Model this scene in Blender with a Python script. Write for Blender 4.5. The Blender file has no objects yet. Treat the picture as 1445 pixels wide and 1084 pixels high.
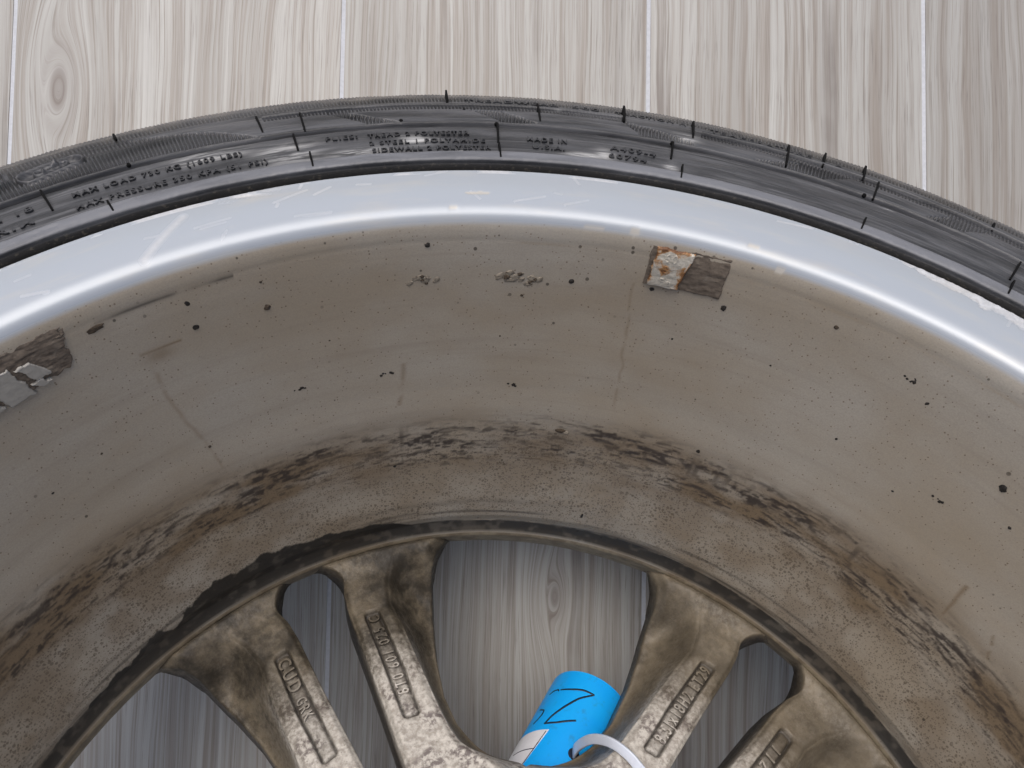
import bpy, bmesh, math, random
import numpy as np
from mathutils import Matrix, Vector

C = bpy.context.scene.collection
SC = bpy.context.scene
RAD = math.radians

# ------------------------------------------------------------------ camera, sky, sun, exposure
CAM_H = 0.5072
cd = bpy.data.cameras.new('camera')
cam = bpy.data.objects.new('camera', cd); C.objects.link(cam)
cam.location = (0, 0, CAM_H); cam.rotation_euler = (RAD(2.5), 0, 0)
cd.sensor_fit = 'HORIZONTAL'; cd.sensor_width = 36.0; cd.lens = 36.0 * 1153.6 / 1445.0
cd.clip_start = 0.01; cd.clip_end = 200
SC.camera = cam

SUN_EL, SUN_AZ = 62.0, -12.0           # degrees; azimuth measured from +y towards +x
world = bpy.data.worlds.new('World'); SC.world = world; world.use_nodes = True
wn = world.node_tree.nodes; wl = world.node_tree.links
sky = wn.new('ShaderNodeTexSky'); sky.sky_type = 'NISHITA'; sky.sun_disc = False
sky.sun_elevation = RAD(SUN_EL); sky.sun_rotation = RAD(SUN_AZ)
sky.air_density = 0.6; sky.dust_density = 4.0; sky.ozone_density = 0.5
bg = wn['Background']; bg.inputs['Strength'].default_value = 0.15
hs = wn.new('ShaderNodeHueSaturation'); hs.inputs['Saturation'].default_value = 0.8     # cloud cover: paler than a clear sky
wl.new(sky.outputs['Color'], hs.inputs['Color']); wl.new(hs.outputs['Color'], bg.inputs['Color'])
sl = bpy.data.lights.new('sun', 'SUN'); sl.energy = 0.8; sl.angle = RAD(52); sl.color = (1.0, 0.99, 0.96)
sun = bpy.data.objects.new('sun', sl); C.objects.link(sun)
sd = Vector((math.sin(RAD(SUN_AZ)) * math.cos(RAD(SUN_EL)), math.cos(RAD(SUN_AZ)) * math.cos(RAD(SUN_EL)), math.sin(RAD(SUN_EL))))
sun.rotation_euler = (-sd).to_track_quat('-Z', 'Y').to_euler()
SC.view_settings.view_transform = 'Standard'; SC.view_settings.look = 'None'
SC.view_settings.exposure = 0.35; SC.view_settings.gamma = 1.0

# ------------------------------------------------------------------ wheel frame (fitted): x right, y away, z along the axle (inner side up)
RW = Matrix(((0.996032570924627, 0.0, 0.08898942441249347),
             (-0.05025296082110376, 0.8252907358157953, 0.5624676357847942),
             (-0.07344220575384569, -0.5647080673911192, 0.8220164481550215)))
CW = Vector((-0.02810051, 0.01151427, 0.41861876))
WO = Vector((0, 0, CAM_H)) - RW @ CW
WHEEL_M = Matrix.Translation(WO) @ RW.to_4x4()

# ------------------------------------------------------------------ node helpers
class NT:
    def __init__(s, name):
        s.m = bpy.data.materials.new(name); s.m.use_nodes = True
        s.t = s.m.node_tree; s.b = s.t.nodes['Principled BSDF']
    def n(s, typ, **kw):
        x = s.t.nodes.new('ShaderNode' + typ)
        for k, v in kw.items(): setattr(x, k, v)
        return x
    def link(s, a, b): s.t.links.new(a, b)
    def put(s, sock, v):
        if v is None: return
        if hasattr(v, 'is_linked') or hasattr(v, 'links'): s.link(v, sock)
        else:
            if isinstance(v, (tuple, list)) and sock.type == 'RGBA' and len(v) == 3: v = (*v, 1)
            sock.default_value = v
    def math(s, op, a, b=None, c=None, clamp=False):
        x = s.n('Math', operation=op, use_clamp=clamp); s.put(x.inputs[0], a)
        if b is not None: s.put(x.inputs[1], b)
        if c is not None: s.put(x.inputs[2], c)
        return x.outputs[0]
    def comb(s, x, y, z):
        c = s.n('CombineXYZ'); s.put(c.inputs[0], x); s.put(c.inputs[1], y); s.put(c.inputs[2], z); return c.outputs[0]
    def sep(s, v):
        c = s.n('SeparateXYZ'); s.link(v, c.inputs[0]); return c.outputs
    def noise(s, v, scale=1, detail=4, rough=.55, dist=0):
        x = s.n('TexNoise'); s.link(v, x.inputs['Vector']); x.inputs['Scale'].default_value = scale
        x.inputs['Detail'].default_value = detail; x.inputs['Roughness'].default_value = rough; x.inputs['Distortion'].default_value = dist
        return x.outputs['Fac']
    def voro(s, v, scale=1, out='Distance', rnd=1.0):
        x = s.n('TexVoronoi'); s.link(v, x.inputs['Vector']); x.inputs['Scale'].default_value = scale
        x.inputs['Randomness'].default_value = rnd; return x.outputs[out]
    def mul(s, v, k):
        x = s.n('VectorMath', operation='MULTIPLY'); s.link(v, x.inputs[0]); x.inputs[1].default_value = k; return x.outputs[0]
    def ss(s, v, a, b, lo=0., hi=1.):
        x = s.n('MapRange', interpolation_type='SMOOTHSTEP'); s.put(x.inputs[0], v)
        x.inputs[1].default_value = a; x.inputs[2].default_value = b; x.inputs[3].default_value = lo; x.inputs[4].default_value = hi
        return x.outputs[0]
    def mix(s, f, a, b, blend='MIX'):
        x = s.n('Mix', data_type='RGBA', blend_type=blend); s.put(x.inputs[0], f); s.put(x.inputs[6], a); s.put(x.inputs[7], b)
        return x.outputs[2]
    def attr(s, name, obj=False, out='Fac'):
        x = s.n('Attribute', attribute_name=name, attribute_type='OBJECT' if obj else 'GEOMETRY'); return x.outputs[out]
    def obj(s): return s.n('TexCoord').outputs['Object']
    def bump(s, h, strength=.3, dist=.001, nrm=None):
        x = s.n('Bump'); x.inputs['Strength'].default_value = strength; x.inputs['Distance'].default_value = dist
        s.link(h, x.inputs['Height'])
        if nrm is not None: s.link(nrm, x.inputs['Normal'])
        s.link(x.outputs[0], s.b.inputs['Normal']); return x.outputs[0]
    def set(s, **kw):
        for k, v in kw.items(): s.put(s.b.inputs[k.replace('_', ' ')], v)
        return s.m

def cyl_coords(t):
    """wheel-frame cylindrical coordinates: arc length at 0.21 m, height along axle, radius"""
    x, y, z = t.sep(t.obj())
    a = t.math('ARCTAN2', x, y)
    r = t.math('SQRT', t.math('ADD', t.math('MULTIPLY', x, x), t.math('MULTIPLY', y, y)))
    return t.math('MULTIPLY', a, 0.21), z, r

# ------------------------------------------------------------------ materials
def mat_plank():
    t = NT('wood_look_tile')
    oi = t.n('ObjectInfo'); rnd = oi.outputs['Random']
    x, y, z = t.sep(t.obj())
    offx = t.math('MULTIPLY', rnd, 37.0); offy = t.math('MULTIPLY', rnd, 91.0)
    kn = t.sep(t.attr('knot', True, 'Vector'))
    dx = t.math('SUBTRACT', x, kn[0]); dy = t.math('SUBTRACT', y, kn[1])
    rx = t.math('DIVIDE', dx, kn[2]); ry = t.math('DIVIDE', dy, t.math('MULTIPLY', kn[2], 2.6))
    r2 = t.math('ADD', t.math('MULTIPLY', rx, rx), t.math('MULTIPLY', ry, ry))
    rr = t.math('SQRT', r2)
    g = t.math('EXPONENT', t.math('MULTIPLY', r2, -.55))
    # figure bends round the knot
    bx = t.math('ADD', t.math('MULTIPLY', dx, t.math('SUBTRACT', 1.0, g)), t.math('MULTIPLY', t.math('MULTIPLY', g, rr), t.math('MULTIPLY', kn[2], .8)))
    ux = t.math('ADD', t.math('ADD', bx, kn[0]), offx)
    uy = t.math('ADD', y, offy)
    base = t.comb(ux, uy, 0)
    wob = t.noise(t.mul(base, (9, 2.2, 1)), 1, 3)
    ux2 = t.math('ADD', ux, t.math('MULTIPLY', t.math('SUBTRACT', wob, .5), .028))
    v = t.comb(ux2, uy, 0)
    broad = t.noise(t.mul(v, (26, 1.0, 1)), 1, 3)
    streak = t.noise(t.mul(v, (215, 2.0, 1)), 1, 6, .68)
    fine = t.noise(t.mul(v, (640, 6, 1)), 1, 5, .72)
    pore = t.noise(t.mul(v, (1300, 24, 1)), 1, 3, .6)
    dark = t.noise(t.mul(v, (70, 1.3, 1)), 1, 2, .5)
    blot = t.noise(t.mul(base, (14, 8, 1)), 1, 4)
    col = t.mix(t.ss(broad, .3, .72), (.440, .434, .402), (.318, .306, .278))
    col = t.mix(t.ss(streak, .42, .68, 0, .9), col, (.235, .200, .165))
    col = t.mix(t.ss(fine, .50, .66, 0, .72), col, (.185, .152, .122))
    col = t.mix(t.ss(streak, .45, .25, 0, .55), col, (.53, .525, .495))
    ln = t.math('MULTIPLY', t.ss(dark, .60, .68), t.ss(dark, .80, .69))
    col = t.mix(t.math('MULTIPLY', ln, t.ss(blot, .35, .65, .15, .75)), col, (.115, .09, .075))
    col = t.mix(t.math('MULTIPLY', t.ss(pore, .57, .68, 0, .5), t.ss(blot, .36, .56)), col, (.10, .078, .066))
    # the knot's eye and its rings
    rings = t.math('SINE', t.math('ADD', t.math('MULTIPLY', rr, 15), t.math('MULTIPLY', wob, 9)))
    kk = t.math('MULTIPLY', t.ss(rr, 1.2, .3), t.ss(rings, -.9, .9, .18, .32))
    col = t.mix(kk, col, (.17, .135, .115))
    col = t.mix(t.ss(rr, .42, .20, 0, .38), col, (.12, .09, .075))
    hv = t.n('HueSaturation'); t.link(col, hv.inputs['Color'])
    t.put(hv.inputs['Value'], t.math('MULTIPLY_ADD', rnd, .14, .93))
    h = t.math('SUBTRACT', t.math('MULTIPLY', streak, .6), t.math('MULTIPLY', t.ss(pore, .6, .7), .5))
    t.bump(h, .12, .0006)
    rough = t.math('MULTIPLY_ADD', fine, .2, .34)
    return t.set(Base_Color=hv.outputs[0], Roughness=rough)

def mat_simple(name, col, rough=.5, metal=0., nscale=900, var=.12, bump=.1):
    t = NT(name); o = t.obj()
    n = t.noise(o, nscale, 4); n2 = t.noise(o, nscale / 9, 3)
    c2 = tuple(c * (1 - var * 2) for c in col)
    c = t.mix(t.ss(t.math('ADD', t.math('MULTIPLY', n, .6), t.math('MULTIPLY', n2, .4)), .35, .65), col, c2)
    if bump: t.bump(n, bump, .0004)
    return t.set(Base_Color=c, Roughness=rough, Metallic=metal)

def mat_rubber():
    t = NT('tyre_rubber'); a, z, r = cyl_coords(t)
    v = t.comb(a, r, z)
    arc = t.noise(t.mul(v, (11, 700, 90)), 1, 5, .6)
    arc2 = t.noise(t.mul(v, (28, 160, 60)), 1, 4, .6)
    scuff = t.noise(t.mul(v, (60, 420, 90)), 1, 5, .65, .6)
    blot = t.noise(v, 42, 3)
    col = t.mix(t.ss(arc2, .35, .66), (.016, .0165, .018), (.066, .067, .071))
    col = t.mix(t.ss(arc, .50, .72, 0, .55), col, (.14, .142, .148))
    # chalky scrapes on the text band
    m = t.math('MULTIPLY', t.ss(scuff, .60, .70), t.ss(blot, .52, .62))
    m = t.math('MULTIPLY', m, t.ss(r, .277, .270))
    col = t.mix(t.math('MULTIPLY', m, .75), col, (.30, .30, .30))
    fs = t.noise(t.mul(v, (16, 1500, 200)), 1, 4, .7)
    col = t.mix(t.math('MULTIPLY', t.ss(fs, .54, .70, 0, .5), t.ss(blot, .38, .6)), col, (.20, .20, .205))
    m2 = t.attr('scrape')
    col = t.mix(t.math('MULTIPLY', m2, t.ss(scuff, .38, .62)), col, (.46, .46, .45))
    # sandy dust on the shoulder
    d = t.math('MULTIPLY', t.ss(r, .293, .306), t.ss(t.noise(v, 130, 4), .35, .70, .05, 1))
    col = t.mix(t.math('MULTIPLY', d, .7), col, (.165, .150, .130))
    rub = t.math('MULTIPLY', t.ss(r, .2508, .2514), t.ss(r, .2562, .2552))
    col = t.mix(t.math('MULTIPLY', rub, t.ss(arc2, .25, .6, .45, .95)), col, (.15, .155, .168))
    # matte black bead seat with crumbs of dirt
    bd = t.ss(r, .2510, .2502)
    col = t.mix(bd, col, t.mix(t.ss(t.noise(v, 700, 3), .55, .75), (.013, .012, .011), (.075, .065, .05)))
    t.bump(t.math('ADD', t.noise(v, 1500, 3), t.math('MULTIPLY', arc, .6)), .25, .0003)
    return t.set(Base_Color=col, Roughness=t.math('MULTIPLY_ADD', bd, .3, t.ss(arc, .3, .7, .34, .55)), Specular_IOR_Level=.5)

def mat_rim():
    t = NT('silver_wheel_paint'); a, z, r = cyl_coords(t)
    v = t.comb(a, z, r)
    clean = (.375, .405, .435)
    film = (.365, .305, .222)
    film2 = (.43, .385, .31)
    big = t.noise(t.mul(v, (14, 22, 1)), 1, 4, .55)
    ringy = t.noise(t.mul(v, (9, 240, 1)), 1, 4, .6)
    grain = t.noise(v, 1700, 3, .7)
    inb = t.ss(z, .2298, .2278)                        # below the flange lip: road film
    f = t.mix(t.ss(big, .3, .7), film, film2)
    f = t.mix(t.ss(ringy, .5, .75, 0, .35), f, (.28, .235, .175))
    f = t.mix(t.ss(grain, .35, .7, 0, .4), f, (.25, .22, .18))
    col = t.mix(t.math('MULTIPLY', inb, t.ss(big, .2, .75, .98, .86)), clean, f)
    # brown wash below the step and along the splash band
    st = t.attr('stain'); br = t.attr('brown')
    col = t.mix(br, col, t.mix(grain, (.21, .145, .075), (.15, .10, .055)))
    # brake dust specks
    def specks(scale, th0, th1, mask, c, amt):
        w = t.n('TexVoronoi'); t.link(t.mul(v, (1, .8, 1)), w.inputs['Vector']); w.inputs['Scale'].default_value = scale
        rad = t.math('MULTIPLY', t.sep(w.outputs['Color'])[0], th1)
        m = t.ss(t.math('SUBTRACT', w.outputs['Distance'], rad), th0, th0 - .05)
        return t.mix(t.math('MULTIPLY', t.math('MULTIPLY', m, mask), amt), col, c)
    low = t.ss(z, .138, .104)
    dens = t.math('MULTIPLY', low, t.ss(z, .052, .070))
    col = specks(640, .06, .46, t.math('MULTIPLY', dens, t.ss(t.noise(v, 60, 2), .3, .6)), (.085, .064, .042), .62)
    col = specks(1100, .05, .46, dens, (.11, .084, .056), .62)
    col = specks(230, -.10, .29, t.math('MULTIPLY', inb, t.ss(t.noise(v, 34, 3), .42, .62)), (.05, .04, .03), .8)
    col = specks(760, -.05, .30, inb, (.13, .09, .055), .75)
    col = t.mix(st, col, (.035, .026, .022))
    gr = t.attr('grease')
    col = t.mix(gr, col, (.012, .011, .010))
    sc = t.attr('scuff')
    col = t.mix(sc, col, t.mix(t.noise(v, 900, 3), (.80, .80, .80), (.42, .40, .37)))
    ru = t.attr('chip')
    col = t.mix(ru, col, (.50, .47, .41))
    ring = t.math('MULTIPLY', t.ss(z, .0492, .0478), t.ss(r, .212, .209))
    col = t.mix(t.math('MULTIPLY', ring, .9), col, t.mix(t.ss(t.noise(v, 160, 4), .35, .65), (.27, .225, .15), (.15, .115, .07)))
    # thin grime on the flange
    fl = t.math('MULTIPLY', t.math('SUBTRACT', 1.0, inb), t.ss(t.noise(t.mul(v, (30, 60, 160)), 1, 4), .50, .75, 0, .35))
    col = t.mix(fl, col, (.52, .48, .40))
    rough = t.math('ADD', t.math('MULTIPLY_ADD', inb, .28, .26), t.math('MULTIPLY', sc, .35))
    met = t.math('MULTIPLY_ADD', inb, -.10, .18)
    hb = t.math('ADD', t.math('MULTIPLY', grain, inb), t.math('MULTIPLY', t.math('ADD', st, gr), 1.2))
    t.bump(t.math('ADD', hb, t.math('MULTIPLY', t.noise(v, 260, 2), .25)), .16, .0005)
    return t.set(Base_Color=col, Roughness=rough, Metallic=met)

def mat_spoke():
    t = NT('weathered_cast_alloy'); x, y, z = t.sep(t.obj())
    v = t.comb(x, y, z)
    r = t.math('SQRT', t.math('ADD', t.math('MULTIPLY', x, x), t.math('MULTIPLY', y, y)))
    n1 = t.noise(v, 70, 5, .6); n2 = t.noise(v, 420, 5, .65); n3 = t.noise(v, 1500, 3); sp = t.voro(v, 380)
    # bright oxidised casting near the hub, browner and darker towards the rim
    col = t.mix(t.ss(n2, .35, .65), (.56, .53, .475), (.33, .30, .26))
    col = t.mix(t.math('MULTIPLY', t.ss(n1, .5, .62), t.ss(n2, .42, .6)), col, (.17, .145, .135))
    rimward = t.ss(t.math('ADD', r, t.math('MULTIPLY', t.math('SUBTRACT', n1, .5), .05)), .122, .166)
    low = t.ss(t.math('ADD', z, t.math('MULTIPLY', t.math('SUBTRACT', n1, .5), .012)), .049, .036)
    brown = t.mix(t.ss(n1, .3, .7), (.175, .140, .090), (.100, .078, .048))
    brown = t.mix(t.ss(n3, .45, .7, 0, .35), brown, (.20, .168, .118))
    col = t.mix(t.math('MULTIPLY', t.math('MAXIMUM', rimward, low), .92), col, brown)
    blk = t.math('MULTIPLY', t.ss(t.math('ADD', r, t.math('MULTIPLY', t.math('SUBTRACT', n2, .5), .05)), .122, .166), t.ss(t.noise(v, 55, 6, .7), .30, .62))  # near-black mottling that grows towards the rim, amount set per spoke
    blk = t.math('MULTIPLY', blk, t.attr('dark_amt', True))
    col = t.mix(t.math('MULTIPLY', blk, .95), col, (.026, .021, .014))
    col = t.mix(t.math('MULTIPLY', t.ss(sp, .16, .08), .4), col, (.06, .045, .03))
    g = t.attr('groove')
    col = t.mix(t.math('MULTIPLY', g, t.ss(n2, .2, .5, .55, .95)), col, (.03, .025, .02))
    t.bump(t.math('ADD', n2, t.math('MULTIPLY', n3, .5)), .35, .0006)
    return t.set(Base_Color=col, Roughness=t.ss(n2, .3, .7, .48, .68), Metallic=.12)

def mat_residue():
    t = NT('old_foam_adhesive'); a, z, r = cyl_coords(t); v = t.comb(a, z, r)
    n = t.noise(t.mul(v, (420, 640, 420)), 1, 5, .7); n2 = t.noise(v, 230, 4)
    c = t.mix(t.ss(n, .35, .68), (.155, .125, .095), (.080, .062, .047))
    c = t.mix(t.ss(n2, .55, .75, 0, .6), c, (.22, .19, .15))
    t.bump(n, .4, .0005)
    return t.set(Base_Color=c, Roughness=.85)

def mat_weight():
    t = NT('rusty_balance_weight'); a, z, r = cyl_coords(t); v = t.comb(a, z, r)
    n = t.noise(v, 190, 5, .6, .5); n2 = t.noise(v, 900, 4); e = t.attr('edge')
    c = t.mix(t.ss(n2, .3, .7), (.52, .49, .42), (.40, .37, .31))
    c = t.mix(t.ss(t.math('ADD', n, t.math('MULTIPLY', e, .2)), .55, .66, 0, .9), c, (.33, .15, .035))
    c = t.mix(t.ss(t.math('ADD', n, t.math('MULTIPLY', e, .22)), .64, .74, 0, .9), c, (.11, .045, .018))
    t.bump(t.math('ADD', n, n2), .4, .0006)
    return t.set(Base_Color=c, Roughness=.6, Metallic=.1)

def mat_blue():
    t = NT('blue_card'); o = t.obj()
    n = t.noise(o, 60, 3); n2 = t.noise(o, 1400, 3)
    c = t.mix(t.ss(n, .3, .7), (.004, .385, .98), (.006, .41, .96))
    c = t.mix(t.ss(n2, .55, .75, 0, .25), c, (.015, .46, .96))
    c = t.mix(t.ss(t.noise(o, 170, 5, .65), .54, .74, 0, .45), c, (.03, .20, .42))
    t.bump(t.noise(t.mul(o, (60, 90, 60)), 1, 3), .12, .002)
    return t.set(Base_Color=c, Roughness=.42)

M = {}
M['plank'] = mat_plank()
M['grout'] = mat_simple('pale_grout', (.56, .575, .60), .8, nscale=500, var=.06)
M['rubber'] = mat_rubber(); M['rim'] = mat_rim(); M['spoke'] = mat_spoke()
M['letters'] = mat_simple('moulded_rubber_letters', (.040, .041, .044), .5, nscale=1500, var=.25)
M['fin'] = mat_simple('rubber_flash', (.006, .006, .006), .9)
M['fin'].node_tree.nodes['Principled BSDF'].inputs['Specular IOR Level'].default_value = .15
M['residue'] = mat_residue(); M['weight'] = mat_weight()
M['tar'] = mat_simple('tar', (.022, .018, .014), .7, nscale=2500, var=.3, bump=.5)
M['mud'] = mat_simple('dried_mud', (.085, .062, .04), .85, nscale=2500, var=.3, bump=.5)
M['scab'] = mat_simple('lifted_paint', (.30, .26, .20), .6, nscale=1800, var=.2, bump=.4)
M['foil'] = mat_simple('bare_silver_patch', (.36, .345, .31), .5, .1, nscale=900, var=.08)
M['blue'] = mat_blue()
M['ink'] = mat_simple('black_marker', (.004, .012, .035), .5, var=.1, bump=0)
M['label'] = mat_simple('white_paper_label', (.74, .75, .79), .55, nscale=700, var=.03, bump=.03)
M['tie'] = mat_simple('white_nylon', (.66, .71, .80), .32, nscale=800, var=.03, bump=.02)
M['tie'].node_tree.nodes['Principled BSDF'].inputs['Subsurface Weight'].default_value = .15
M['tie'].node_tree.nodes['Principled BSDF'].inputs['Subsurface Radius'].default_value = (.002, .002, .002)

# ------------------------------------------------------------------ mesh helpers
def link(name, me, m=None, parent=None):
    o = bpy.data.objects.new(name, me); C.objects.link(o)
    if m is not None and len(me.materials) == 0: me.materials.append(m)
    if parent is not None: o.parent = parent
    return o

def grid_mesh(name, P, closed_u=False, closed_v=False, attrs=None, flip=False, smooth=True):
    """P: (nu, nv, 3) array of points -> quad mesh"""
    nu, nv = P.shape[:2]
    iu = np.arange(nu if closed_u else nu - 1); iv = np.arange(nv if closed_v else nv - 1)
    A, B = np.meshgrid(iu, iv, indexing='ij')
    A2, B2 = (A + 1) % nu, (B + 1) % nv
    q = np.stack([A * nv + B, A2 * nv + B, A2 * nv + B2, A * nv + B2], -1).reshape(-1, 4)
    if flip: q = q[:, ::-1]
    me = bpy.data.meshes.new(name)
    me.vertices.add(nu * nv); me.vertices.foreach_set('co', P.reshape(-1).astype(np.float32))
    me.loops.add(q.size); me.loops.foreach_set('vertex_index', q.reshape(-1).astype(np.int32))
    me.polygons.add(len(q)); me.polygons.foreach_set('loop_start', np.arange(0, q.size, 4, dtype=np.int32))
    me.polygons.foreach_set('use_smooth', np.full(len(q), smooth))
    me.update(calc_edges=True)
    for k, a in (attrs or {}).items():
        at = me.attributes.new(k, 'FLOAT', 'POINT'); at.data.foreach_set('value', a.reshape(-1).astype(np.float32))
    return me

def cyl(r, deg, z):
    a = np.radians(deg); return np.stack([r * np.sin(a), r * np.cos(a), z + 0 * a], -1)

def hash2(i, j, seed):
    h = (i.astype(np.int64) * 374761393 + j.astype(np.int64) * 668265263 + seed * 974634777) & 0xffffffff
    h = ((h ^ (h >> 13)) * 1274126177) & 0xffffffff
    return ((h ^ (h >> 16)) & 0xffff) / 65535.0
def vnoise(u, v, seed=0):
    i, j = np.floor(u), np.floor(v); fu, fv = u - i, v - j
    fu = fu * fu * (3 - 2 * fu); fv = fv * fv * (3 - 2 * fv)
    a, b = hash2(i, j, seed), hash2(i + 1, j, seed); c, d = hash2(i, j + 1, seed), hash2(i + 1, j + 1, seed)
    return (a * (1 - fu) + b * fu) * (1 - fv) + (c * (1 - fu) + d * fu) * fv
def fbm(u, v, seed=0, oct=4):
    s, amp, tot = 0, 1., 0
    for k in range(oct):
        s = s + amp * vnoise(u * 2 ** k, v * 2 ** k, seed + k * 17); tot += amp; amp *= .55
    return s / tot
def sst(x, a, b):
    t = np.clip((x - a) / (b - a), 0, 1); return t * t * (3 - 2 * t)

# ------------------------------------------------------------------ floor
fm = bmesh.new()
bmesh.ops.create_cube(fm, size=1, matrix=Matrix.Translation((0, 0, -.0305)) @ Matrix.Diagonal((9, 9, .06, 1)))
fme = bpy.data.meshes.new('floor'); fm.to_mesh(fme); fm.free()
floor = link('floor', fme, M['grout']); floor['kind'] = 'structure'
PROT = -0.9
def plank(x0, x1, y0, y1, knot=(9., 9., .02)):
    w, l = x1 - x0 - .0014, y1 - y0 - .0014
    bm = bmesh.new()
    bmesh.ops.create_cube(bm, size=1, matrix=Matrix.Translation((0, 0, -.004)) @ Matrix.Diagonal((w, l, .008, 1)))
    es = [e for e in bm.edges if all(v.co.z > -.001 for v in e.verts)]
    bmesh.ops.bevel(bm, geom=es, offset=.0007, segments=2, affect='EDGES')
    me = bpy.data.meshes.new('plank'); bm.to_mesh(me); bm.free()
    o = link('plank', me, M['plank'], floor)
    ca, sa = math.cos(RAD(PROT)), math.sin(RAD(PROT))
    X, Y = (x0 + x1) / 2, (y0 + y1) / 2 - .24
    o.location = (X * ca - Y * sa, X * sa + Y * ca + .24, 0); o.rotation_euler = (0, 0, RAD(PROT))
    o['knot'] = knot
    return o
seams = [-.3150, -.1070, .0864, .2604]
xs = list(seams)
while xs[0] > -1.6: xs.insert(0, xs[0] - .19)
while xs[-1] < 1.6: xs.append(xs[-1] + .19)
for i in range(len(xs) - 1):
    st = [-1.9, -.75, .52, 1.75] if i % 2 else [-1.55, -.48, .78, 2.0]
    for j in range(3):
        k = (9., 9., .02)
        if abs(xs[i] + .3150) < 1e-4 and st[j] < .2 < st[j + 1]: k = (-.0745, .205 - (st[j] + st[j + 1]) / 2, .017)
        if abs(xs[i] + .1070) < 1e-4 and st[j] < -.1 < st[j + 1]: k = (.042, -.108 - (st[j] + st[j + 1]) / 2, .0085)
        plank(xs[i], xs[i + 1], st[j], st[j + 1], k)

# ------------------------------------------------------------------ the wheel
wheel = bpy.data.objects.new('car_wheel', None); C.objects.link(wheel)
wheel.matrix_world = WHEEL_M; wheel.empty_display_size = .1
wheel['label'] = 'silver alloy car wheel with dirty stained barrel and black tyre, tilted on wood look floor'
wheel['category'] = 'car wheel'

# --- tyre: dense in front of the camera, coarse elsewhere
TP = np.array([(.2496, .2282), (.2502, .2320), (.2520, .2332), (.2560, .2336), (.264, .2333), (.274, .2322), (.284, .2306), (.292, .2287),
               (.300, .2256), (.307, .222), (.312, .2185), (.3165, .212), (.320, .203), (.3235, .19), (.3255, .175)])
def tz(r): return np.interp(r, TP[:, 0], TP[:, 1])
def angles(lo, hi, step, coarse=2.5):
    a = np.arange(lo, hi + 1e-9, step); b = np.arange(a[-1] + coarse, 360 + lo - coarse * .4, coarse)
    return np.concatenate([a, b])
def in_poly(th, r, poly):
    x, y = th, r; ins = np.zeros(x.shape, bool); n = len(poly)
    for i in range(n):
        (x1, y1), (x2, y2) = poly[i], poly[i - 1]
        ins ^= ((y1 > y) != (y2 > y)) & (x < (x2 - x1) * (y - y1) / (y2 - y1 + 1e-12) + x1)
    return ins
def seg_dist(th, r, p, q, R=.275):
    x, y = np.radians(th) * R, r; x1, y1, x2, y2 = math.radians(p[0]) * R, p[1], math.radians(q[0]) * R, q[1]
    t = np.clip(((x - x1) * (x2 - x1) + (y - y1) * (y2 - y1)) / ((x2 - x1) ** 2 + (y2 - y1) ** 2 + 1e-12), 0, 1)
    return np.hypot(x - x1 - t * (x2 - x1), y - y1 - t * (y2 - y1))
POLYS = [[(-60, .2745), (-34.2, .2756), (-30.4, .2752), (-21.7, .2745), (-24.7, .2829), (-27.8, .2895), (-31, .2935), (-33.4, .2955), (-60, .297)],
         [(-16.2, .2872), (-11.1, .2748), (-13.5, .2756), (-16.2, .2840)],
         [(-5.4, .2835), (-3.1, .2834), (-.4, .2758), (-3.0, .2752)],
         [(6.3, .2850), (12.0, .2778), (12.0, .2752), (7.9, .2759)],
         [(17.0, .2755), (20.5, .2820), (24.6, .2835), (22.3, .2759)],
         [(30.3, .2755), (32.2, .2830), (35.1, .2836), (33.2, .2765)]]
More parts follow.
